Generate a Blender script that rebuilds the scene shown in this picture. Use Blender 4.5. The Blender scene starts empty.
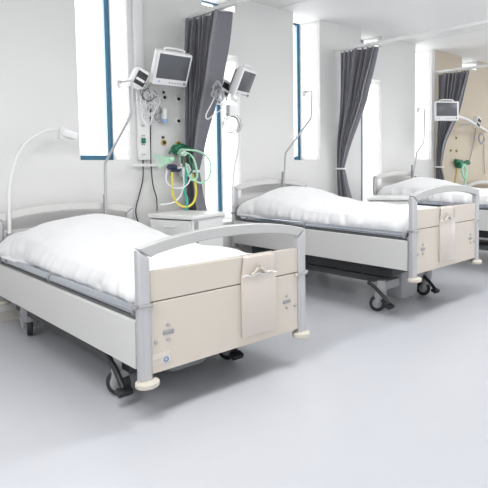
import bpy, bmesh, math, random
from mathutils import Vector, Matrix, noise
random.seed(7)
C = bpy.context.scene.collection
SC = bpy.context.scene
H = 1.25                      # camera height
YW = 4.854                    # inner face of the window wall
CEIL = 2.945

# ---------------------------------------------------------------- camera
CX, CY = 370., 195.
VR, VL = (850., 160.), (-235., 160.)
F = math.sqrt(-((VR[0]-CX)*(VL[0]-CX)+(VR[1]-CY)*(VL[1]-CY)))
ax = Vector(((VR[0]-CX)/F, -(VR[1]-CY)/F, -1)).normalized()
ay = Vector(((VL[0]-CX)/F, -(VL[1]-CY)/F, -1)).normalized()
az = ax.cross(ay)
ROT = Matrix((ax, ay, az))
cd = bpy.data.cameras.new('camera'); cam = bpy.data.objects.new('camera', cd); C.objects.link(cam)
cam.matrix_world = Matrix.Translation((0, 0, H)) @ ROT.to_4x4()
cd.sensor_fit = 'HORIZONTAL'; cd.sensor_width = 36; cd.lens = F/488*36
cd.shift_x = (244-CX)/488; cd.shift_y = (CY-244)/488
cd.clip_start = .05
SC.camera = cam

def W(u, v, Y):               # where the sight line of the photo meets the plane y = Y
    d = ROT @ Vector(((u-CX)/F, -(v-CY)/F, -1)); t = Y/d.y
    return Vector((t*d.x, Y, H+t*d.z))

# ---------------------------------------------------------------- materials
def mat(name, col, rough=.5, metal=0, spec=.5, bump=0, bscale=40, var=0, vscale=3, coat=0, sheen=0, alpha=1, trans=0):
    m = bpy.data.materials.new(name); m.use_nodes = True
    nt = m.node_tree; b = nt.nodes['Principled BSDF']
    b.inputs['Base Color'].default_value = (*col, 1); b.inputs['Roughness'].default_value = rough
    b.inputs['Metallic'].default_value = metal; b.inputs['Specular IOR Level'].default_value = spec
    b.inputs['Coat Weight'].default_value = coat; b.inputs['Sheen Weight'].default_value = sheen
    b.inputs['Transmission Weight'].default_value = trans; b.inputs['Alpha'].default_value = alpha
    tc = nt.nodes.new('ShaderNodeTexCoord')
    if var:
        n = nt.nodes.new('ShaderNodeTexNoise'); n.inputs['Scale'].default_value = vscale; n.inputs['Detail'].default_value = 4
        r = nt.nodes.new('ShaderNodeMix'); r.data_type = 'RGBA'
        r.inputs['A'].default_value = (*[c*(1-var) for c in col], 1)
        r.inputs['B'].default_value = (*[min(1, c*(1+var)) for c in col], 1)
        nt.links.new(tc.outputs['Object'], n.inputs['Vector'])
        nt.links.new(n.outputs['Fac'], r.inputs['Factor']); nt.links.new(r.outputs['Result'], b.inputs['Base Color'])
    if bump:
        n = nt.nodes.new('ShaderNodeTexNoise'); n.inputs['Scale'].default_value = bscale; n.inputs['Detail'].default_value = 5
        bp = nt.nodes.new('ShaderNodeBump'); bp.inputs['Strength'].default_value = bump; bp.inputs['Distance'].default_value = .02
        nt.links.new(tc.outputs['Object'], n.inputs['Vector'])
        nt.links.new(n.outputs['Fac'], bp.inputs['Height']); nt.links.new(bp.outputs['Normal'], b.inputs['Normal'])
    return m

M = dict(
    wall=mat('wall paint', (.76, .757, .745), .75, bump=.02, bscale=120, var=.012),
    beige=mat('beige wall tone', (.61, .535, .43), .75, bump=.02, bscale=120, var=.012),
    ceiling=mat('ceiling paint', (.84, .84, .835), .55, var=.01),
    floor=mat('vinyl floor', (.55, .56, .595), .30, bump=.01, bscale=60, var=.02, vscale=6),
    skirting=mat('skirting', (.66, .63, .58), .5, var=.01),
    blue=mat('blue window frame', (.026, .125, .215), .4, var=.02),
    white=mat('white enamel', (.80, .80, .79), .35, var=.01),
    plastic=mat('white plastic', (.82, .82, .82), .4, var=.01),
    laminate=mat('cream laminate', (.655, .595, .52), .38, var=.012, vscale=2),
    side=mat('pale grey laminate', (.66, .655, .64), .38, var=.01),
    alu=mat('satin aluminium', (.55, .55, .57), .38, metal=.35, var=.02),
    arch=mat('grey lacquered tube', (.52, .52, .51), .40, metal=.1, var=.012),
    rail=mat('anodised rail', (.52, .55, .61), .18, metal=1, var=.02),
    steel=mat('steel', (.46, .46, .45), .3, metal=.9, var=.02),
    grey=mat('grey plastic', (.33, .335, .345), .45, var=.02),
    dgrey=mat('dark grey steel', (.10, .105, .11), .5, var=.03),
    black=mat('black plastic', (.018, .019, .021), .45, var=.05),
    linen=mat('white linen', (.83, .83, .835), .9, bump=.22, bscale=11, sheen=.2, var=.006),
    curtain=mat('grey curtain cloth', (.15, .15, .172), .5, bump=.15, bscale=90, sheen=.8, var=.10, vscale=14),
    cream=mat('cream rubber', (.62, .58, .50), .5, var=.02),
    screen=mat('dark glass screen', (.10, .105, .12), .32, spec=.6, var=.03),
    sleeve=mat('clear plastic sleeve', (.64, .572, .515), .12, coat=.5, var=.01),
    yellow=mat('yellow hose rubber', (.80, .66, .10), .4, var=.04),
    green=mat('dark green plastic', (.01, .16, .075), .4, var=.06),
    mint=mat('pale green hose', (.42, .74, .52), .35, var=.03, vscale=30),
    teal=mat('teal hose', (.05, .45, .36), .4, var=.04),
    navy=mat('navy plastic', (.03, .05, .11), .4, var=.05),
    clear=mat('milky plastic tube', (.78, .80, .80), .2, spec=.6, var=.02),
    bluep=mat('light blue plastic', (.35, .52, .75), .4, var=.03),
    ochre=mat('ochre plastic', (.52, .40, .12), .45, var=.04),
    shade=mat('translucent lamp shade', (.82, .82, .82), .3, var=.01),
    sticker=mat('sticker paper', (.70, .64, .57), .5, var=.01),
    ink=mat('blue ink', (.08, .25, .55), .5, var=.02),
    greyink=mat('grey ink', (.45, .43, .42), .5, var=.02),
)
def glass_mat():
    m = bpy.data.materials.new('window glass'); m.use_nodes = True; nt = m.node_tree
    nt.nodes.remove(nt.nodes['Principled BSDF'])
    t = nt.nodes.new('ShaderNodeBsdfTransparent'); g = nt.nodes.new('ShaderNodeBsdfGlossy')
    g.inputs['Roughness'].default_value = .02
    mx = nt.nodes.new('ShaderNodeMixShader'); mx.inputs['Fac'].default_value = .05
    nt.links.new(t.outputs[0], mx.inputs[1]); nt.links.new(g.outputs[0], mx.inputs[2])
    nt.links.new(mx.outputs[0], nt.nodes['Material Output'].inputs['Surface'])
    return m
M['glass'] = glass_mat()

# ---------------------------------------------------------------- mesh helpers
class MB:
    def __init__(s): s.b = bmesh.new()
    def box(s, x0, x1, y0, y1, z0, z1, rot=None, bev=0):
        t = bmesh.new(); bmesh.ops.create_cube(t, size=1)
        c = Vector(((x0+x1)/2, (y0+y1)/2, (z0+z1)/2))
        for v in t.verts: v.co = Vector((v.co.x*(x1-x0), v.co.y*(y1-y0), v.co.z*(z1-z0)))
        if bev: bmesh.ops.bevel(t, geom=t.edges[:], offset=bev, segments=2, affect='EDGES', profile=.5)
        for v in t.verts: v.co = (rot @ v.co if rot else v.co) + c
        return s.merge(t)
    def merge(s, t):
        me = bpy.data.meshes.new('t'); t.to_mesh(me); t.free(); s.b.from_mesh(me); bpy.data.meshes.remove(me); return s
    def tube(s, pts, r, n=10, closed=False, smooth=0, ridge=0):
        pts = [Vector(p) for p in pts]
        if smooth: pts = spline(pts, smooth, closed)
        rs = r if isinstance(r, (list, tuple)) else [r]*len(pts)
        N = len(pts); rings = []; up = None
        for i, p in enumerate(pts):
            a = pts[(i-1) % N] if (closed or i) else p
            c = pts[(i+1) % N] if (closed or i < N-1) else p
            d = (c-a).normalized()
            if up is None:
                up = d.orthogonal().normalized()
            else:
                up = up-d*up.dot(d)
                up = up.normalized() if up.length > 1e-5 else d.orthogonal().normalized()
            w = d.cross(up); rr = rs[i] if i < len(rs) else rs[-1]
            if ridge and i % 2: rr *= 1-ridge
            rings.append([s.b.verts.new(p+rr*(math.cos(2*math.pi*k/n)*up+math.sin(2*math.pi*k/n)*w)) for k in range(n)])
        for i in range(N if closed else N-1):
            A, B = rings[i], rings[(i+1) % N]
            for k in range(n): s.b.faces.new((A[k], A[(k+1) % n], B[(k+1) % n], B[k]))
        if not closed:
            s.b.faces.new(rings[0][::-1]); s.b.faces.new(rings[-1])
        return s
    def cyl(s, p, q, r, n=20): return s.tube([p, q], r, n)
    def lathe(s, prof, c=(0, 0, 0), axis='Z', n=24):
        c = Vector(c); rings = []
        for r, h in prof:
            ring = []
            for k in range(n):
                a = 2*math.pi*k/n; x, y = r*math.cos(a), r*math.sin(a)
                ring.append(s.b.verts.new(c+(Vector((x, y, h)) if axis == 'Z' else Vector((x, h, y)) if axis == 'Y' else Vector((h, x, y)))))
            rings.append(ring)
        for A, B in zip(rings, rings[1:]):
            for k in range(n): s.b.faces.new((A[k], A[(k+1) % n], B[(k+1) % n], B[k]))
        s.b.faces.new(rings[0][::-1]); s.b.faces.new(rings[-1]); return s
    def prism(s, poly, a0, a1, axis='Y'):
        def P(u, v, a): return (u, a, v) if axis == 'Y' else (a, u, v) if axis == 'X' else (u, v, a)
        A = [s.b.verts.new(P(u, v, a0)) for u, v in poly]; B = [s.b.verts.new(P(u, v, a1)) for u, v in poly]
        n = len(poly)
        for k in range(n): s.b.faces.new((A[k], A[(k+1) % n], B[(k+1) % n], B[k]))
        s.b.faces.new(A[::-1]); s.b.faces.new(B); return s
    def strip(s, top, bot, y0, y1):   # band between two polylines in x-z, extruded in y
        n = len(top); q = []
        for (u, v), (u2, v2) in zip(top, bot):
            q.append([s.b.verts.new(c) for c in ((u, y0, v), (u2, y0, v2), (u2, y1, v2), (u, y1, v))])
        for A, B in zip(q, q[1:]):
            for k in range(4): s.b.faces.new((A[k], A[(k+1) % 4], B[(k+1) % 4], B[k]))
        s.b.faces.new(q[0][::-1]); s.b.faces.new(q[-1]); return s
    def ball(s, c, rx, ry=None, rz=None, n=14):
        t = bmesh.new(); bmesh.ops.create_uvsphere(t, u_segments=n, v_segments=max(6, n//2+1), radius=1)
        for v in t.verts: v.co = Vector((v.co.x*rx, v.co.y*(ry or rx), v.co.z*(rz or rx)))+Vector(c)
        return s.merge(t)
    def grid(s, fn, nu, nv, closed_u=False):
        V = [[s.b.verts.new(fn(i/(nu-1 if not closed_u else nu), j/(nv-1))) for j in range(nv)] for i in range(nu)]
        for i in range(nu if closed_u else nu-1):
            for j in range(nv-1): s.b.faces.new((V[i][j], V[(i+1) % nu][j], V[(i+1) % nu][j+1], V[i][j+1]))
        return s
    def xf(s, m):
        for v in s.b.verts: v.co = m @ v.co
        return s
    def build(s, name, m, parent=None, bev=0, smooth=True, solid=0, loc=None):
        bmesh.ops.recalc_face_normals(s.b, faces=s.b.faces[:])
        me = bpy.data.meshes.new(name); s.b.to_mesh(me); s.b.free()
        o = bpy.data.objects.new(name, me); C.objects.link(o)
        me.materials.append(M[m] if isinstance(m, str) else m)
        if parent: o.parent = parent
        if loc: o.location = loc
        if solid:
            md = o.modifiers.new('solid', 'SOLIDIFY'); md.thickness = solid; md.offset = 0
        if bev:
            md = o.modifiers.new('bevel', 'BEVEL'); md.width = bev; md.segments = 2; md.limit_method = 'ANGLE'; md.angle_limit = math.radians(40)
        if smooth: me.shade_auto_smooth(math.radians(38)) if hasattr(me, 'shade_auto_smooth') else smooth_angle(me)
        return o
def smooth_angle(me):
    for p in me.polygons: p.use_smooth = True
    b = bmesh.new(); b.from_mesh(me)
    for e in b.edges:
        if len(e.link_faces) == 2 and e.calc_face_angle(0) > math.radians(38): e.smooth = False
    b.to_mesh(me); b.free()
def spline(p, k, closed=False):
    out = []; n = len(p)
    for i in range(n if closed else n-1):
        g = (lambda j: p[j % n]) if closed else (lambda j: p[max(0, min(n-1, j))])
        a, b, c, d = g(i-1), g(i), g(i+1), g(i+2)
        for j in range(k):
            t = j/k
            out.append(.5*((2*b)+(c-a)*t+(2*a-5*b+4*c-d)*t*t+(3*b-a-3*c+d)*t**3))
    if not closed: out.append(p[-1])
    return out
def tag(o, label, cat, group=None):
    o['label'] = label; o['category'] = cat
    if group: o['group'] = group
    return o
def thing(name, label, cat, loc=(0, 0, 0), rz=0, group=None):
    o = bpy.data.objects.new(name, None); C.objects.link(o); o.location = loc; o.rotation_euler = (0, 0, rz)
    o.empty_display_size = .1
    return tag(o, label, cat, group)
def struct(o): o['kind'] = 'structure'; return o
def copy_tree(o, parent=None):
    c = o.copy(); C.objects.link(c)
    if parent: c.parent = parent
    for ch in list(o.children): copy_tree(ch, c)
    return c

# ---------------------------------------------------------------- the setting
HIGH = [(1.773, 2.20), (4.12, 4.535), (6.458, 6.88)]
LOW = [(2.95, 3.373), (5.27, 5.69)]
TOP = LOW+[(7.74, 8.21)]
TH = .42
def build_wall():
    xs = sorted({-2.5, 12.5, *[v for p in HIGH+TOP for v in p]})
    zs = [0, .60, 1.25, 2.34, 2.785, CEIL]
    def hole(x, z):
        for a, b in HIGH:
            if a < x < b and z > 1.25: return True
        for a, b in LOW:
            if a < x < b and .60 < z < 2.34: return True
        for a, b in TOP:
            if a < x < b and z > 2.785: return True
        return False
    b = MB(); V = {}
    def v(x, y, z):
        k = (x, y, z)
        if k not in V: V[k] = b.b.verts.new(k)
        return V[k]
    nx, nz = len(xs)-1, len(zs)-1
    S = [[not hole((xs[i]+xs[i+1])/2, (zs[j]+zs[j+1])/2) for j in range(nz)] for i in range(nx)]
    y0, y1 = YW, YW+TH
    for i in range(nx):
        for j in range(nz):
            if not S[i][j]: continue
            a, c, d, e = xs[i], xs[i+1], zs[j], zs[j+1]
            b.b.faces.new((v(a, y0, d), v(c, y0, d), v(c, y0, e), v(a, y0, e)))
            b.b.faces.new((v(a, y1, d), v(a, y1, e), v(c, y1, e), v(c, y1, d)))
            for di, dj, q in ((-1, 0, ((a, d), (a, e))), (1, 0, ((c, d), (c, e))), (0, -1, ((a, d), (c, d))), (0, 1, ((a, e), (c, e)))):
                ii, jj = i+di, j+dj
                if 0 <= ii < nx and 0 <= jj < nz and S[ii][jj]: continue
                (p, r), (p2, r2) = q
                b.b.faces.new((v(p, y0, r), v(p2, y0, r2), v(p2, y1, r2), v(p, y1, r)))
    return b.build('wall_back', 'wall', smooth=False)
struct(build_wall())
struct(MB().box(-2.5, 12.5, -3.0, YW+TH, -.1, 0).build('floor', 'floor', smooth=False))
struct(MB().box(-2.5, 12.5, -3.0, YW+TH, CEIL, CEIL+.1).build('ceiling', 'ceiling', smooth=False))
struct(MB().box(-2.6, -2.5, -3.0, YW+TH, 0, CEIL).build('sun_block_left', 'wall', smooth=False))  # unseen wall, added to block the sun at the open left side
struct(MB().box(-2.5, 12.5, YW-.014, YW, 0, .075).build('baseboard_back', 'skirting', bev=.004))
# thin beige panels laid over the wall at the far bay
bx = MB(); bx.box(8.23, 12.4, YW-.006, YW, .08, CEIL-.002); struct(bx.build('trim_1', 'beige', smooth=False))
bx = MB(); bx.box(6.96, 7.72, YW-.006, YW, .08, CEIL-.002); struct(bx.build('trim_2', 'beige', smooth=False))
bx = MB(); bx.box(7.72, 8.23, YW-.006, YW, .08, 2.78); struct(bx.build('trim_3', 'beige', smooth=False))
# ceiling seams
for k, x in enumerate((3.9, 6.3)):
    struct(MB().box(x-.006, x+.006, -3, YW, CEIL-.003, CEIL).build('trim_%d' % (4+k), 'wall', smooth=False))
nwin = 0
def window(x0, x1, z0, z1, fz=.045):
    global nwin; nwin += 1
    ya, yb = YW+.37, YW+.41; f = .045
    b = MB()
    b.box(x1-f, x1, ya, yb, z0, z1); b.box(x0, x0+f, ya, yb, z0, z1)
    b.box(x0+f, x1-f, ya, yb, z0, z0+fz); b.box(x0+f, x1-f, ya, yb, z1-min(fz, .02), z1)
    o = struct(b.build('window_%d' % nwin, 'blue', smooth=False))
    MB().box(x0+f, x1-f, yb-.012, yb-.006, z0+fz, z1-min(fz, .02)).build('pane', 'glass', o, smooth=False)
for a, b_ in HIGH: window(a, b_, 1.25, CEIL)
for a, b_ in LOW: window(a, b_, .60, 2.34)
for a, b_ in TOP: window(a, b_, 2.785, CEIL, .012)

# ---------------------------------------------------------------- the hospital bed
HW = .5225
def arch_z(x): return .834+.066*(1-(abs(x)/HW)**2.2)
def end_board(name, root, y, front, panel):
    """footboard or headboard: front=-1 faces -y"""
    eb = MB().box(-.464, .464, .022, .034, .225, .715).build(name, 'dgrey', root, loc=(0, y, 0))
    MB().box(-.4625, .4625, .012, .040, .5725, .720).build('upper_panel', panel, eb, bev=.004)
    MB().box(-.4625, .4625, .012, .040, .220, .567).build('lower_panel', panel, eb, bev=.004)
    N = 28
    xs = [-.519+1.038*i/N for i in range(N+1)]
    top = [(x, arch_z(x)) for x in xs]
    bot = []
    for x in xs:
        xb = x*(.4585/.519); bot.append((xb, arch_z(xb*.99)-.056 if abs(xb) < .455 else .790))
    MB().strip(top, bot, 0, .05).build('arch_rail', 'arch' if front < 0 else 'side', eb, bev=.005)
    for sgn in (-1, 1):
        p = [(sgn*HW, .19), (sgn*HW, .832), (sgn*.4625, .786), (sgn*.4625, .19)]
        pb = MB().prism(p, .000, .052)
        post = pb.build('post', 'alu', eb, bev=.012)
        for dx in (.477, .508):          # pale grooves down the extrusion
            MB().box(sgn*dx-.002, sgn*dx+.002, -.0012, .004, .20, .775).build('groove', 'arch', post)
        MB().lathe([(.004, 0), (.05, 0), (.055, .006), (.055, .022), (.048, .030), (.004, .030)], (sgn*.488, .012, .170)).build('bumper', 'cream', eb)
        c = MB().box(sgn*.4925-.036, sgn*.4925+.036, -.007, .058, .553, .571, bev=.004)
        c.cyl((sgn*.528, .02, .562), (sgn*.548, .02, .562), .010, 12)
        cl = c.build('clamp', 'steel', eb)
        MB().lathe([(.002, 0), (.012, 0), (.012, .010), (.009, .014), (.002, .014)], (sgn*.445, -.003, .560), 'Y', 14).build('clamp_knob', 'cream', cl)
        if front < 0:
            q = MB()
            MB().box(sgn*.376-.029, sgn*.376+.029, .009, .013, .397, .420, bev=.002).build('plate', 'grey', eb)
            for bx_, bz in ((.376, .444), (.376, .372), (.441, .372)):
                MB().lathe([(.002, 0), (.010, 0), (.010, -.004), (.006, -.006), (.002, -.006)], (sgn*bx_, .012, bz), 'Y', 12).build('bolt', 'steel', eb)
    return eb
def caster(root, x, y, ang, pedal):
    m = Matrix.Translation((x, y, 0)) @ Matrix.Rotation(ang, 4, 'Z')
    f = MB()
    f.tube([(0, 0, .26), (0, 0, .225), (0, .004, .20), (0, .012, .165), (0, .020, .115)], [.034, .046, .052, .052, .044], 16)
    for s in (-1, 1): f.tube([(s*.030, .008, .16), (s*.030, .035, .066)], [.030, .022], 12)
    f.xf(m); c = f.build('caster', 'grey', root, smooth=True)
    w = MB().lathe([(.012, -.018), (.058, -.018), (.066, -.014), (.068, 0), (.066, .014), (.058, .018), (.012, .018)], (0, .035, .068), 'X', 28)
    w.xf(m); w.build('wheel', 'black', c)
    hb = MB().lathe([(.003, -.021), (.036, -.021), (.040, -.017), (.040, .017), (.036, .021), (.003, .021)], (0, .035, .068), 'X', 20)
    hb.xf(m); hb.build('hub', 'grey', c)
    if pedal:
        p = MB().tube([(x-.055, y+.095, .232), (x-.06, y+.065, .230), (x-.06, y-.05, .160), (x-.06, y-.125, .092)], [.014, .017, .019, .015], 10, smooth=4)
        p.box(x-.095, x-.02, y-.155, y-.100, .062, .092, rot=Matrix.Rotation(.35, 3, 'X'), bev=.008)
        p.build('brake_pedal', 'black', c)
    return c
raise_names = []
def make_bed(label):
    t = thing('hospital_bed', label, 'hospital bed', group='hospital beds along the window wall')
    fb = end_board('footboard', t, 0, -1, 'laminate')
    hb = end_board('headboard', t, 2.25, 1, 'side')
    for s in (-1, 1):
        sp = MB().box(s*.509-.0135, s*.509+.0135, .058, 2.265, .250, .484).build('side_panel', 'side', t, bev=.004)
        r = MB().tube([(s*.487, .075, .522), (s*.487, 2.16, .522)], .024, 16)
        rl = r.build('side_rail', 'rail', t)
        MB().box(s*.487-.018, s*.487+.018, .08, 2.12, .484, .500).build('rail_channel', 'dgrey', rl)
        for yy in (.10, 1.22, 2.06):
            c = MB().tube([(s*.487, yy-.012, .522), (s*.487, yy+.012, .522)], .0285, 16)
            c.box(s*.487-.012, s*.487+.020, yy-.055, yy-.014, .484, .515, bev=.004)
            c.build('rail_clamp', 'grey', rl)
    MB().box(-.435, .435, .07, 2.20, .505, .645, bev=.03).build('mattress', 'linen', t)
    u = MB()
    u.box(-.462, .462, .06, 2.17, .455, .503)
    u.build('deck', 'grey', t)
    u = MB()
    for s in (-1, 1):
        u.box(s*.44-.022, s*.44+.022, .25, 2.05, .160, .240)
        u.box(s*.33-.015, s*.33+.015, .30, 2.0, .20, .30)
    for yy in (.30, .62, 1.1, 1.5, 1.98): u.box(-.41, .41, yy-.03, yy+.03, .17, .23)
    u.build('underframe', 'black', t, bev=.004)
    for yy in (.44, 1.75):
        cin = MB().box(-.17, .03, yy-.07, yy+.07, .15, .456, bev=.01).build('column_slide', 'grey', t)
        MB().box(-.205, .065, yy-.10, yy+.10, .035, .40, bev=.06).build('lift_column', 'grey', t)
    for yy in (.42, 1.84):
        b = MB().box(-.43, .27, yy-.045, yy+.045, .165, .240, bev=.012); b.build('base_beam', 'grey', t)
    MB().box(-.25, .15, .48, 1.86, .175, .235, bev=.008).build('base_spine', 'dgrey', t)
    caster(t, -.435, .38, .5, True); caster(t, .24, .38, .35, True)
    caster(t, -.44, 1.84, -.25, False); caster(t, .40, 1.84, .5, False)
    return t
DECK = {'footboard', 'headboard', 'side_panel', 'side_rail', 'mattress', 'deck', 'underframe', 'column_slide'}
def raise_deck(bed, dz):
    for ch in bed.children:
        if ch.name.split('.')[0] in DECK: ch.location.z += dz
BY = 2.456
bed1 = make_bed('nearest white hospital bed with a sticker low on its cream footboard')
bed2 = copy_tree(bed1); bed2['label'] = 'raised white hospital bed second from the left, its casters and pedals showing'
bed3 = copy_tree(bed1); bed3['label'] = 'third hospital bed, mostly hidden behind the second bed\'s cream footboard'
bed4 = copy_tree(bed1); bed4['label'] = 'farthest hospital bed at the right edge before the beige wall'
DZ = .178
BEDS = [(bed1, 1.652, 2.455, 0, .012), (bed2, 3.785, 2.480, .142, .034), (bed3, 5.93, 2.43, .20, .03), (bed4, 8.22, BY, 0, 0)]
for b, x, y, dz, rz in BEDS:
    b.location = (x, y, 0); b.rotation_euler.z = rz; raise_deck(b, dz)
def on_bed(k, lx, lz):
    b, x, y, dz, rz = BEDS[k]
    return (x+lx*math.cos(rz), y+lx*math.sin(rz), dz+lz), rz
# sticker only on the nearest bed
fb1 = [c for c in bed1.children if c.name.startswith('footboard')][0]
st = MB().box(-.462, -.372, .0095, .0125, .262, .312).build('sticker', 'sticker', fb1); st['label'] = 'small sticker with a blue ring'
k = MB().tube([(-.392+.011*math.cos(a*math.pi/10), .0085, .277+.011*math.sin(a*math.pi/10)) for a in range(20)], .0028, 6, closed=True)
k.build('ring_mark', 'ink', st)
k = MB()
for zz, n in ((.286, 9), (.281, 7), (.270, 8)):
    x = -.455
    for i in range(n): k.box(x, x+.0035, .0088, .0098, zz-.0012, zz+.0012); x += .0052
k.build('fine_print', 'greyink', st)

# ---------------------------------------------------------------- bedding
def sm(t): t = max(0, min(1, t)); return t*t*(3-2*t)
def duvet(label, k, seed):
    off = Vector((seed*7.3, seed*3.1, seed*1.7))
    L0, L1 = .060, 2.215
    def f(u, v):
        yy = L0+(L1-L0)*v
        hump = .140*sm((yy-1.10)/.85)*(1-.75*sm((yy-1.86)/.35))
        top = .695-.01*sm(yy/.4)+hump
        flare = .065*sm((yy-1.60)/.45)
        a = (u-.5)*2                 # -1..1
        s = abs(a); sg = 1 if a >= 0 else -1
        n = noise.fractal(Vector((a*1.1, yy*2.6, .3))+off, 1.0, 2.0, 4)
        n2 = noise.ridged_multi_fractal(Vector((a*.8+yy*1.1, yy*2.0-a*.7, .5))+off, 1.0, 2.0, 3, 1.0, 2.0)
        wr = n*.013+(n2-1.1)*.014
        if s < .66:
            q = s/.66
            return (sg*(.425+flare*.5)*q, yy, top-.03*q**3-.02*q**6-(.42 if sg < 0 else .75)*hump*q*q+wr)
        q = (s-.66)/.34; zt = top-.05-(.42 if sg < 0 else .75)*hump; zb = .512+.03*flare/.065
        bulge = .048*math.sin(min(1, q*1.25)*math.pi)*(.7+.5*n)
        xx = .425+flare*.5+bulge+(.024+flare*.55)*q
        fold = (.006*math.sin(yy*31+3*n+seed)+.004*math.sin(yy*67+5*n))*math.sin(q*math.pi)
        return (sg*(xx+fold+wr*.5), yy, zt-(zt-zb)*(q+.10*math.sin(q*math.pi))+wr*.4*(1-q))
    b = MB().grid(f, 90, 150)
    # foot and head ends drop behind the boards
    o = b.build('duvet', 'linen', smooth=True, solid=.02)
    for p in o.data.polygons: p.use_smooth = True
    o.location, o.rotation_euler.z = on_bed(k, 0, 0)
    return tag(o, label, 'duvet', 'white duvets on the beds')
duvet('white duvet humped over the pillows of the nearest bed', 0, 1)
duvet('white duvet on the raised second bed, tall mound in front of the wall', 1, 2)
duvet('white duvet and mound on the third bed, seen over the second footboard', 2, 3)
duvet('white duvet on the farthest bed at the right edge', 3, 4)

# document sleeves hung over two footboards
def sleeve(label, k, lx):
    loc, rz = on_bed(k, lx, 0)
    t = thing('document_holder', label, 'document holder', loc, rz, 'clear sleeves hung on the footboards')
    MB().box(-.116, .116, -.004, .0095, .270, .612, bev=.002).build('pocket', 'sleeve', t)
    b = MB()
    N = 12
    def g(u, v):
        z = .60+.135*v; yy = .006-.004*math.sin(v*3) if v < .85 else .006+(v-.85)/.15*.032
        return (-.116+.232*u+(.018*v if u < .5 else -.0)*1.0*(1-2*u if u < .5 else 0), yy if v < .85 else min(.044, yy), min(z, .7225))
    b.grid(g, 8, N); b.build('flap', 'sleeve', t, solid=.003)
    b = MB().tube([(-.116+.232*i/16, -.008-.004*math.sin(i*1.3), .612+.006*math.sin(i*1.1)) for i in range(17)], .004, 8, smooth=2)
    b.build('lip', 'plastic', t)
    r = MB().tube([(-.005+.012*math.cos(a*math.pi/8), -.010, .655+.013*math.sin(a*math.pi/8)) for a in range(16)], .0035, 8, closed=True)
    for sx in (-1, 1):
        r.tube([(-.005+sx*.008, -.010, .645), (-.005+sx*.025, -.014, .636), (-.005+sx*.035, -.011, .622), (-.005+sx*.055, -.008, .617)], .008, 8, smooth=4)
    r.build('hook', 'cream', t)
    return t
sleeve('clear document sleeve with white hook on the nearest footboard', 0, .166)
sleeve('clear document sleeve with white hook on the second bed\'s footboard', 1, -.03)

# ---------------------------------------------------------------- bedside cabinets
def cabinet(label, loc, rz):
    t = thing('bedside_cabinet', label, 'bedside cabinet', loc, rz, 'bedside cabinets between the beds')
    w, d = .235, .40
    b = MB()
    b.box(-w, -w+.018, 0, d, .09, .715); b.box(w-.018, w, 0, d, .09, .715)
    b.box(-w+.018, w-.018, d-.015, d, .09, .715)
    for z in (.09, .37, .545): b.box(-w+.018, w-.018, 0.004, d-.015, z, z+.016)
    b.build('body', 'white', t, bev=.003)
    MB().box(-w-.012, w+.02, -.018, d+.012, .715, .75).build('top', 'white', t, bev=.008)
    dr = MB().box(-w+.02, w-.02, -.012, .35, .575, .705).build('drawer', 'white', t, bev=.004)
    MB().tube([(-.05, -.012, .655), (-.045, -.030, .652), (.045, -.030, .652), (.05, -.012, .655)], .006, 8, smooth=3).build('handle', 'plastic', dr)
    do = MB().box(-w+.02, w-.02, -.012, .006, .11, .365).build('cabinet_door', 'white', t, bev=.004)
    MB().tube([(-.05, -.012, .30), (-.045, -.030, .298), (.045, -.030, .298), (.05, -.012, .30)], .006, 8, smooth=3).build('handle', 'plastic', do)
    MB().box(w, w+.012, .02, .06, .12, .70).build('edge_post', 'grey', t, bev=.004)
    for sx in (-1, 1):
        for yy in (.05, d-.05):
            c = MB().lathe([(.006, -.011), (.035, -.011), (.035, .011), (.006, .011)], (sx*(w-.04), yy, .035), 'X', 16)
            c.cyl((sx*(w-.04), yy, .05), (sx*(w-.04), yy, .092), .010, 10); c.build('caster', 'dgrey', t)
    return t
RZ = math.radians(-70.8)
cab1 = cabinet('white bedside cabinet with drawer between the first and second bed', (2.30, 4.345, 0), RZ)
cab1.scale.z = 1.04; cab2 = copy_tree(cab1); cab2['label'] = 'white bedside cabinet between the second and third bed'
cab2.location = (4.78, 3.98, 0); cab2.rotation_euler.z = math.radians(-50); cab2.scale.z = 1.093

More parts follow.
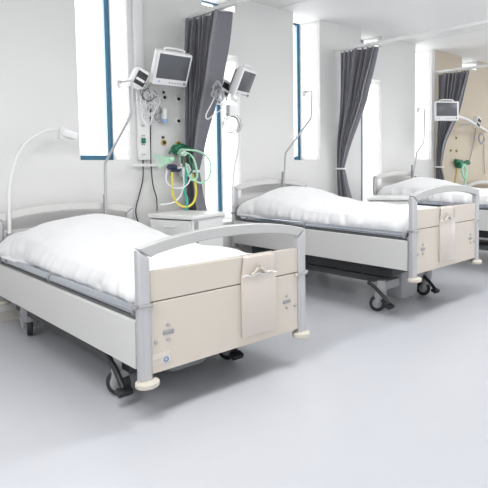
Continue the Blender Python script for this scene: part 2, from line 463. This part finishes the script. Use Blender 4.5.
# ---------------------------------------------------------------- curtains on rails
def curtain(label, tlabel, x, seed, dy):
    zt = 2.575
    tr = MB().box(x-.022, x+.022, -.4, YW-.001, zt+.012, zt+.047, bev=.004)
    o = tag(tr.build('curtain_track', 'white'), tlabel, 'curtain track', 'curtain tracks')
    hg = []
    for yy in (2.72, 1.2, -.3):
        hg.append(MB().cyl((x, yy, zt+.047), (x, yy, CEIL), .008, 10).build('track_hanger', 'white', o))
    ctrl = [(2.575, 4.08, .10), (2.3, 4.16, .115), (1.96, 4.27, .115), (1.6, 4.46, .09), (1.34, 4.60, .06), (1.15, 4.70, .040), (.95, 4.66, .05), (.72, 4.58, .06), (.30, 4.50, .065)]
    def at(z, k):
        for a, b in zip(ctrl, ctrl[1:]):
            if a[0] >= z >= b[0]:
                q = (a[0]-z)/(a[0]-b[0]); return a[k]+(b[k]-a[k])*q
        return ctrl[-1][k]
    def f(u, v):
        z = zt-v*(zt-.30)
        yr = at(z, 1)+dy*sm((z-1.0)/.6); yl = 4.765+.05*sm((2.0-z)/.8)
        n = 8
        ph = u*n*2*math.pi+seed+.35*math.sin(3*v+seed+u*5)
        am = at(z, 2)
        yy = yr+(yl-yr)*u+.30*(yl-yr)/n*math.sin(ph*2+.6)
        wob = noise.noise(Vector((u*7+seed, z*2.2, seed)))*.018
        return (x+am*(.50+.22*math.sin(u*9+seed*2))*math.sin(ph)+.10*am*math.sin(3.1*ph+seed)+.016*math.sin(ph*.37+2)+wob, yy, z-.012*abs(math.sin(ph*.5))*(1-v)**8)
    b = MB().grid(f, 220, 60)
    c = b.build('curtain', 'curtain', smooth=True, solid=.004)
    for p in c.data.polygons: p.use_smooth = True
    tag(c, label, 'curtain', 'grey cubicle curtains tied back at the wall')
    tie = MB()
    def g(u, v):
        a = u*2*math.pi
        return (x+.052*math.cos(a), 4.765+.082*math.sin(a), 1.13+.022*v)
    tie.grid(g, 28, 2, True); tie.build('tieback', 'plastic', c, solid=.004)
    return c
curtain('dark grey curtain tied back beside the leftmost monitor', 'white curtain track over the curtain left of the second bed', 2.76, .4, .08)
curtain('dark grey curtain with white tieback behind the second bed', 'white curtain track crossing the ceiling above the second bed\'s right side', 4.79, 2.1, .09)
curtain('dark grey curtain hanging behind the rightmost monitor', 'white curtain track at the right edge above the third bed', 6.97, 4.3, .15)

# ---------------------------------------------------------------- trapeze poles
def trapeze(label, x, y, pts):
    t = thing('trapeze_pole', label, 'trapeze pole', (x, y, 0), 0, 'trapeze poles at the bed heads')
    p = MB().tube([(0, a, b) for a, b in pts], .0105, 12); p.build('pole', 'alu', t)
    a, b = pts[1]; y0, z0 = pts[0]
    MB().tube([(0, y0, z0-.01), (0, y0-.002, z0+.26)], .0135, 12).build('socket', 'grey', t)
    e = pts[-1]
    MB().box(-.013, .013, e[0]-.01, e[0]+.03, e[1]-.045, e[1]+.018, bev=.004).build('end_bracket', 'plastic', t)
    return t
trapeze('slim grey trapeze pole rising from the nearest bed\'s head to the first window', 1.895, 0,
        [(4.688, .70), (4.66, 1.225), (4.17, 1.585), (4.145, 1.62), (4.125, 1.855), (4.335, 1.865)])
trapeze('slim grey trapeze pole rising from the second bed across the middle window', 3.83, 0,
        [(4.716, .86), (4.66, 1.327), (4.25, 1.68), (4.232, 1.71), (4.222, 1.962), (4.33, 1.967)])
trapeze('slim grey trapeze pole standing at the third bed\'s head before a window', 6.14, 0,
        [(4.668, .92), (4.58, 1.36), (4.46, 1.5), (4.455, 1.6), (4.45, 1.962), (4.56, 1.967)])

# ---------------------------------------------------------------- reading lamp
t = thing('reading_lamp', 'curved white gooseneck reading lamp beside the nearest bed\'s head', 'lamp', (1.195, 4.684, 0))
pts = [(0, 0, .60), (0, 0, .80), (.008, 0, 1.03), (.035, 0, 1.18), (.075, 0, 1.295), (.145, 0, 1.395), (.245, 0, 1.468), (.32, 0, 1.49), (.375, 0, 1.492)]
MB().tube(pts, .0115, 12, smooth=5).build('arm', 'plastic', t)
hd = MB().box(-.055, .055, -.05, .05, -.028, .028, rot=Matrix.Rotation(.35, 3, 'Y'), bev=.012)
hd.build('lamp_head', 'shade', t, loc=(.425, -.01, 1.455))
MB().box(-.012, .012, -.03, .03, -.045, .045, rot=Matrix.Rotation(.1, 3, 'Y'), bev=.004).build('bracket', 'white', t, loc=(.372, -.01, 1.462))
MB().cyl((0, 0, .58), (0, 0, .70), .021, 12).build('socket', 'grey', t)

# ---------------------------------------------------------------- monitors
def monitor(label, loc, yaw, tilt, w, h, arm):
    t = thing('patient_monitor', label, 'patient monitor', loc, yaw, 'patient monitors')
    R3 = Matrix.Rotation(tilt, 4, 'X')
    def P(b): b.xf(R3); return b
    c = P(MB().box(-w/2, w/2, 0, .075, -h/2, h/2, bev=.014)).build('casing', 'plastic', t)
    P(MB().box(-w/2+.022, w/2-.022, -.004, .002, -h/2+.062, h/2-.022, bev=.001)).build('screen', 'screen', c)
    hd = MB().tube([(-w*.28, .04, h/2-.004), (-w*.24, .04, h/2+.022), (w*.24, .04, h/2+.022), (w*.28, .04, h/2-.004)], .010, 10, smooth=4)
    P(hd).build('handle', 'plastic', c)
    for i in range(5):
        P(MB().box(-w*.05+i*.026, -w*.05+i*.026+.014, -.004, .002, -h/2+.026, -h/2+.034)).build('button', 'grey', c)
    P(MB().lathe([(.002, -.012), (.012, -.012), (.014, 0), (.002, 0)], (w/2-.032, 0, -h/2+.032), 'Y', 14)).build('dial', 'grey', c)
    P(MB().box(-w*.36, -w*.30, -.003, .002, -h/2+.026, -h/2+.040, bev=.001)).build('badge', 'bluep', c)
    m = MB().box(-.09, .09, .075, .115, -.10, .10, bev=.008); P(m).build('mount_plate', 'grey', t)
    a = MB().tube(arm, .022, 12, smooth=4); a.build('support_arm', 'white', t)
    return t
# first: flat to the wall and tipped down
a = math.radians
monitor('large white patient monitor left of the first grey curtain', (2.42, 4.47, 2.04), 0, a(25), .325, .30,
        [(0, .10, -.0), (-.02, .22, -.03), (-.06, .34, -.08), (-.10, .383, -.10)])
monitor('white patient monitor turned right, beside the window right of the first curtain', (3.135, 4.40, 1.985), a(27), a(24), .275, .28,
        [(0, .10, 0), (.10, .20, -.05), (.22, .28, -.10), (.335, .299, -.12)])
_m3 = (Matrix.Translation((6.27, 4.17, 1.925)) @ Matrix.Rotation(a(-47), 4, 'Z')).inverted()
monitor('patient monitor facing straight out in front of the farthest curtain', (6.27, 4.17, 1.925), a(-47), a(-3), .33, .265,
        [Vector((0, .10, -.02))]+[_m3 @ p for p in (W(463, 118, 4.38), W(470, 121, 4.46), W(480, 127, 4.62), W(487, 131, YW-.02))])

# module racks beside the monitors
def rack(label, loc, yaw):
    t = thing('monitor_module_rack', label, 'module rack', loc, yaw, 'module racks beside monitors')
    R3 = Matrix.Rotation(.45, 4, 'Y')
    MB().box(-.055, .055, 0, .11, -.075, .085, bev=.01).xf(R3).build('housing', 'plastic', t)
    MB().box(-.045, .045, -.006, .002, -.065, .055, bev=.003).xf(R3).build('module', 'black', t)
    MB().box(-.04, .035, -.012, -.004, -.030, -.008, bev=.002).xf(R3).build('plug_strip', 'plastic', t)
    MB().cyl((0, .10, -.02), (0, YW-loc[1]-.001 if not yaw else .30, -.02), .025, 12).build('wall_bracket', 'white', t)
    return t
rack('white module rack with black front left of the large monitor', (2.165, 4.54, 1.945), 0)
rack('module rack with black front at the foot of the tilted monitor by the curtain', (2.985, 4.52, 1.935), 0)
rack('dark module rack above a coiled cable at the right edge', (7.70, 4.50, 1.86), 0)

# ---------------------------------------------------------------- wall services at the first bed
o = MB().box(2.245, 2.325, YW-.045, YW, 1.90, CEIL-.002, bev=.006).build('equipment_rail', 'plastic')
tag(o, 'white vertical equipment rail on the wall right of the first window', 'equipment rail')
t = thing('socket_strip', 'white vertical socket strip under the large monitor', 'socket strip', (2.31, YW, 1.25))
MB().box(-.055, .055, -.04, 0, 0, .53, bev=.006).build('housing', 'plastic', t)
for zz in (.05, .14, .22, .31, .40, .48):
    s_ = MB().lathe([(.002, -.006), (.020, -.006), (.022, 0), (.002, 0)], (-.012, -.04, zz), 'Y', 16).build('socket', 'white', t)
    for dx in (-.008, .008): MB().lathe([(.001, -.003), (.005, -.003), (.005, 0), (.001, 0)], (-.012+dx, -.0455, zz), 'Y', 8).build('socket_hole', 'black', s_)
MB().box(-.03, .0, -.075, -.042, .15, .20, bev=.006).build('green_plug', 'green', t)
o = MB().box(2.19, 2.49, YW-.055, YW-.043, 1.192, 1.215, bev=.003)
for x in (2.24, 2.44): o.box(x-.012, x+.012, YW-.045, YW, 1.196, 1.211)
tag(o.build('wall_rail', 'plastic', smooth=False), 'short white horizontal rail under the socket strip', 'wall rail')
def outlet(label, u, v, m, two=False, r=.033):
    p = W(u, v, YW); t = thing('gas_outlet', label, 'gas outlet', (p.x, YW, p.z), 0, 'gas outlets on the wall')
    MB().lathe([(.002, -.014), (r*.8, -.014), (r, -.008), (r, 0), (.002, 0)], (0, 0, 0), 'Y', 20).build('plate', m, t)
    MB().lathe([(.002, -.020), (.014, -.020), (.016, -.014), (.002, -.014)], (0, 0, 0), 'Y', 14).build('socket', 'black', t)
    if two: MB().lathe([(.002, -.012), (.012, -.012), (.012, 0), (.002, 0)], (-.006, 0, .048), 'Y', 12).build('indicator', 'black', t)
outlet('white gas outlet just below the large monitor\'s left half', 164, 97.5, 'plastic', True)
outlet('white gas outlet below the large monitor\'s right end', 178, 99, 'plastic')
outlet('white gas outlet alone midway between monitor and yellow outlets', 178, 121, 'plastic')
outlet('yellow gas outlet, left of the two above the green regulator', 163.5, 142.5, 'ochre', True, .028)
outlet('yellow gas outlet, right of the two above the green regulator', 178, 144, 'ochre', False, .030)
outlet('dark gas outlet highest on the beige far wall', 455.6, 138, 'ochre', False, .03)
outlet('gas outlet on the beige far wall, left of the lower pair', 450.2, 150.5, 'ochre', False, .03)
outlet('gas outlet on the beige far wall, right of the lower pair', 456, 151, 'ochre', False, .03)

def pipe(name, label, cat, m, pts, r, group=None, k=6, ridge=0, closed=False, n=8):
    o = MB().tube([W(*p) if not isinstance(p, Vector) else p for p in pts], r, n, smooth=k, ridge=ridge, closed=closed).build(name, m)
    return tag(o, label, cat, group)
WY = YW-.03
# regulator cluster on the wall below the yellow outlets
p = W(176, 152, YW)
t = thing('flow_regulator', 'dark green oxygen regulator with white gauge on the wall by the first curtain', 'regulator', (p.x, YW, p.z))
MB().lathe([(.003, -.11), (.045, -.11), (.052, -.10), (.052, -.03), (.040, -.001), (.003, -.001)], (-.01, 0, .02), 'Y', 20).build('body', 'green', t)
MB().tube([(-.07, -.07, .005), (-.02, -.10, .055), (.05, -.08, .045)], .026, 12, smooth=4).build('green_cap', 'green', t)
MB().lathe([(.003, -.15), (.034, -.15), (.038, -.14), (.038, -.10), (.003, -.10)], (.0, 0, -.005), 'Y', 18).build('gauge', 'plastic', t)
MB().lathe([(.002, -.154), (.012, -.154), (.012, -.15), (.002, -.15)], (.03, 0, .0), 'Y', 12).build('gauge_hub', 'black', t)
MB().tube([(.0, -.08, -.02), (.0, -.09, -.16)], .014, 10).build('outlet_pipe', 'plastic', t)
g_ = MB()
for a_, b_, c_ in ((-.10, .05, -.09), (-.13, .0, -.10), (.06, -.06, -.13), (.09, .02, -.12), (-.03, -.09, -.14)):
    g_.tube([(0, -.06, .01), (a_*.6, c_, b_*.6+.03), (a_, c_*1.1, b_-.02)], [.012, .016, .010], 8, smooth=3)
g_.build('port', 'green', t)
p = W(171, 168, YW)
t = thing('suction_valve', 'navy valve with white dial hanging below the green regulator', 'valve', (p.x, YW, p.z))
MB().box(-.045, .045, -.12, -.001, -.022, .022, rot=Matrix.Rotation(.5, 3, 'Y'), bev=.01).build('body', 'navy', t)
MB().lathe([(.002, -.14), (.012, -.14), (.014, -.12), (.002, -.12)], (0.01, 0, .005), 'Y', 14).build('dial', 'plastic', t)
MB().tube([(-.03, -.08, -.01), (-.045, -.085, -.07)], .014, 10).build('nozzle', 'navy', t)
p = W(162, 118, YW)
t = thing('suction_bottle', 'small clear suction bottle with blue base hanging under the large monitor', 'bottle', (p.x, YW-.05, p.z))
MB().lathe([(.004, -.02), (.030, -.015), (.032, .07), (.018, .09), (.004, .09)]).build('bottle_body', 'clear', t)
MB().lathe([(.004, -.05), (.026, -.048), (.030, -.018), (.004, -.016)]).build('base', 'bluep', t)
MB().box(-.012, .012, .02, .05, .0, .06).build('bracket', 'plastic', t)
# hoses
Y1, Y2 = YW-.27, YW-.32
pipe('corrugated_hose', 'pale green corrugated hose looping widest toward the window', 'hose', 'mint',
     [(178, 153, YW-.12), (184, 150, Y1), (190, 150, Y1), (200, 152, Y1), (208, 158, Y1), (211, 168, Y1), (208, 179, Y1), (200, 183, Y1), (192, 178, Y1), (186, 172, Y1)], .0115, 'hoses on the regulator', 6, .25)
pipe('corrugated_hose', 'pale green corrugated hose in a narrow upright loop by the regulator', 'hose', 'mint',
     [(178, 156, YW-.12), (182, 155, Y2), (187, 153, Y2), (193, 158, Y2), (196, 167, Y2), (197, 177, Y2), (192, 180, Y2), (188, 172, Y2), (186, 163, Y2)], .0115, 'hoses on the regulator', 6, .25)
pipe('clear_tube', 'milky clear tube in a large ring under the navy valve', 'hose', 'clear',
     [(167, 170, Y2), (166, 180, Y2), (172, 187, Y2), (182, 188, Y2), (189, 182, Y2), (191, 172, Y2), (188, 164, Y2)], .007, 'hoses on the regulator')
pipe('clear_tube', 'white tube trailing down left from the hose tangle', 'hose', 'clear',
     [(183, 174, Y1), (184, 184, Y1), (182, 192, Y1), (178, 199, Y1), (172, 203, Y1), (160, 205, Y1)], .008, 'hoses on the regulator')
pipe('yellow_hose', 'yellow hose hanging in a deep U below the regulator', 'hose', 'yellow',
     [(172, 172, Y1), (172, 185, Y1), (173, 196, Y1), (178, 204, Y1), (186, 207, Y1), (193, 203, Y1), (196, 194, Y1), (195, 183, Y1), (192, 174, Y1)], .011)
pipe('teal_hose', 'teal hose falling straight in front of the first grey curtain', 'hose', 'teal',
     [(186, 166, Y1), (186, 180, Y1), (184, 190, Y1), (187, 200, Y1), (186, 214, Y1)], .012)
pipe('green_hose', 'bright green hose twisting beside the pale loops', 'hose', 'green',
     [(189, 154, Y2-.02), (190, 162, Y2-.02), (193, 168, Y2-.02), (190, 174, Y2-.02)], .007)
for i, (dx, dy) in enumerate(((0, 0),)):
    b = MB()
    for q in range(9):
        e = (154+q*.6, 153.5+q*2.0)
        b.tube([W(172, 158+q*.4, Y1), W(164, 157+q*1.0, Y1-.01), W(*e, Y1)], .0035, 6, smooth=4)
    b.tube([W(173, 158, Y1), W(170, 160.5, Y1)], .022, 10)
    tag(b.build('tube_bundle', 'mint', smooth=True), 'fan of thin pale green tubes left of the regulator', 'tube bundle')
p = W(187, 172, YW-.10)
tag(MB().box(p.x-.05, p.x+.05, YW-.10, YW-.03, p.z-.045, p.z+.05, bev=.012).build('humidifier_box', 'clear'), 'milky plastic box behind the pale hose loops', 'plastic box')
# black cables
pipe('black_cable', 'black cable bowing out left below the socket strip', 'cable', 'black',
     [(143, 139, WY), (143.5, 150, WY), (143, 160, WY), (143, 178, WY), (140, 192, WY), (136.5, 205, WY), (136, 214, WY), (139, 224, WY), (146, 233, WY)], .0055)
pipe('black_cable', 'black cable dropping from the monitor to the cabinet top', 'cable', 'black',
     [(150.5, 104, WY), (150.5, 125, WY), (150.5, 145, WY), (151, 165, WY), (153, 185, WY), (156.5, 198, WY), (157, 211, WY)], .0055)
# white cable tangles
def tangle(label, cx, cy, Y, rx, ry, n, m='clear', r=.0045):
    b = MB()
    for i in range(n):
        x, y = cx+random.uniform(-rx*.4, rx*.4), cy+random.uniform(-ry*.4, ry*.4)
        a0 = random.uniform(0, 6.3); pts = []
        for k in range(7):
            aa = a0+k*.9; pts.append(W(x+rx*random.uniform(.4, 1)*math.cos(aa), y+ry*random.uniform(.4, 1)*math.sin(aa), Y-random.uniform(0, .06)))
        b.tube(pts, r, 6, smooth=5)
    o = b.build('cable_tangle', m); o['kind'] = 'stuff'; o['label'] = label; o['category'] = 'cables'
tangle('tangle of white monitor cables below the large monitor\'s rack', 145, 96, YW-.10, 8, 12, 9)
tangle('tangle of grey leads hanging left of the gas outlets', 158, 112, YW-.06, 5, 9, 4, 'grey', .003)
tangle('bundle of thin white cables spilling from the rack over the socket strip', 149, 106, YW-.12, 10, 16, 9, 'plastic', .004)
tangle('loose dark leads among the white cables left of the large monitor', 147, 92, YW-.14, 8, 10, 3, 'dgrey', .003)
tangle('dark leads looping around the tilted monitor\'s rack by the curtain', 218, 92, YW-.52, 6, 9, 4, 'grey', .0075)
tangle('tangle of white cables below the tilted monitor by the curtain', 221, 97, YW-.30, 8, 9, 7)
def coil(label, cx, cy, Y, rx, ry, n, m, r=.006):
    b = MB(); pts = []
    for i in range(n*10):
        q = i/10*2*math.pi; s = 1-.38*abs(math.sin(i/(n*10)*2.4*math.pi)); w = 1+.10*math.sin(i*.37)
        pts.append(W(cx+rx*s*w*math.cos(q), cy+ry*s*math.sin(q), Y-.02-.015*math.sin(i*.35)))
    b.tube(pts, r, 8, smooth=2)
    tag(b.build('coiled_cable', m), label, 'coiled cable', 'coiled cables under monitors')
coil('coiled white cable hanging below the tilted monitor by the window', 232, 124, YW-.30, 10.5, 11.5, 4, 'grey', .0035)
coil('coiled dark cable hanging on the beige far wall', 481.5, 138, YW-.12, 3.2, 6.5, 3, 'grey', .009)
pipe('white_cable', 'white cable falling from the coil to the second bed\'s head', 'cable', 'clear',
     [(240, 126, YW-.3), (240, 140, YW-.3), (237, 155, YW-.3), (234, 172, YW-.3), (233, 190, YW-.3), (232.5, 206, YW-.3)], .011)
pipe('white_cable', 'thin white cable looping in front of the first curtain', 'cable', 'clear',
     [(217, 92, YW-.50), (211, 105, YW-.60), (206, 115, YW-.66), (208, 119, YW-.66), (216, 113, YW-.58), (224, 108, YW-.42)], .005)
t_ = W(230, 110, YW-.3)
tag(MB().box(t_.x-.03, t_.x+.05, YW-.34, YW-.27, t_.z-.06, t_.z+.05, bev=.01).build('cable_hub', 'plastic'), 'white connector block above the coiled white cable', 'connector')
pipe('grey_cable', 'dark cable drooping from the coil on the beige wall', 'cable', 'grey', [(477, 118, WY), (475, 135, WY), (471, 155, WY), (468, 165, WY)], .007)
pipe('grey_cable', 'dark lead hanging straight down at the right edge', 'cable', 'grey', [(484, 144, WY), (484, 160, WY), (485, 174, WY)], .007)
# far regulator
p = W(457, 164, YW)
t = thing('flow_regulator', 'dark green regulator with splayed caps on the beige far wall', 'regulator', (p.x, YW, p.z))
MB().lathe([(.003, -.11), (.07, -.10), (.075, -.03), (.05, -.001), (.003, -.001)], (-.02, 0, 0), 'Y', 18).build('body', 'green', t)
MB().tube([(-.16, -.07, .05), (-.06, -.09, .03), (-.03, -.08, -.06)], .035, 10, smooth=4).build('green_cap', 'green', t)
MB().tube([(.05, -.07, -.01), (.16, -.09, .03), (.24, -.08, .02)], .035, 10, smooth=4).build('outlet_arm', 'green', t)
pipe('yellow_hose', 'yellow hose hanging down from the regulator on the beige wall', 'hose', 'ochre', [(457, 168, Y1), (456, 176, Y1), (454, 186, Y1)], .016)
pipe('corrugated_hose', 'pale green hose bunch hanging from the far regulator', 'hose', 'mint', [(463, 164, Y1), (466, 170, Y1), (464, 178, Y1), (462, 170, Y1), (465, 165, Y1), (467, 172, Y1), (464, 188, Y1)], .018, None, 6, .2)
# ---------------------------------------------------------------- light
w = bpy.data.worlds.new('World'); SC.world = w; w.use_nodes = True; nt = w.node_tree
bg = nt.nodes['Background']; tc = nt.nodes.new('ShaderNodeTexCoord'); sx = nt.nodes.new('ShaderNodeSeparateXYZ')
mr = nt.nodes.new('ShaderNodeMapRange'); mr.inputs['From Min'].default_value = -.1; mr.inputs['From Max'].default_value = .25
mr.inputs['To Min'].default_value = .9; mr.inputs['To Max'].default_value = 2.5
nt.links.new(tc.outputs['Generated'], sx.inputs[0]); nt.links.new(sx.outputs['Y'], mr.inputs['Value']); nt.links.new(mr.outputs['Result'], bg.inputs['Strength'])
bg.inputs['Color'].default_value = (.97, .985, 1, 1)
def area(loc, rot, sx_, sy_, power, col=(1, 1, 1)):  # added fill light at ceiling height, not a fixture of the ward
    l = bpy.data.lights.new('fill_light', 'AREA'); l.shape = 'RECTANGLE'; l.size = sx_; l.size_y = sy_; l.energy = power; l.color = col
    o = bpy.data.objects.new('fill_light', l); C.objects.link(o); o.location = loc; o.rotation_euler = rot
area((-1.6, 1.6, CEIL-.03), (0, 0, 0), 1.2, .6, 28)  # fill added on the left to brighten the nearest bed's side panel
for x in (.4, 3.2, 6.0, 9.2): area((x, 2.0, CEIL-.03), (0, 0, 0), 1.2, .6, 25)  # unseen fills added to lift the beds and walls
sd = bpy.data.lights.new('sun', 'SUN'); sd.energy = 3.6; sd.angle = .02; sd.color = (1, .98, .95)
so = bpy.data.objects.new('sun', sd); C.objects.link(so); so.rotation_euler = Vector((.74, -.68, -.06)).to_track_quat('-Z', 'Y').to_euler()
SC.view_settings.view_transform = 'Standard'; SC.view_settings.look = 'None'
SC.view_settings.exposure = .64; SC.view_settings.gamma = 1
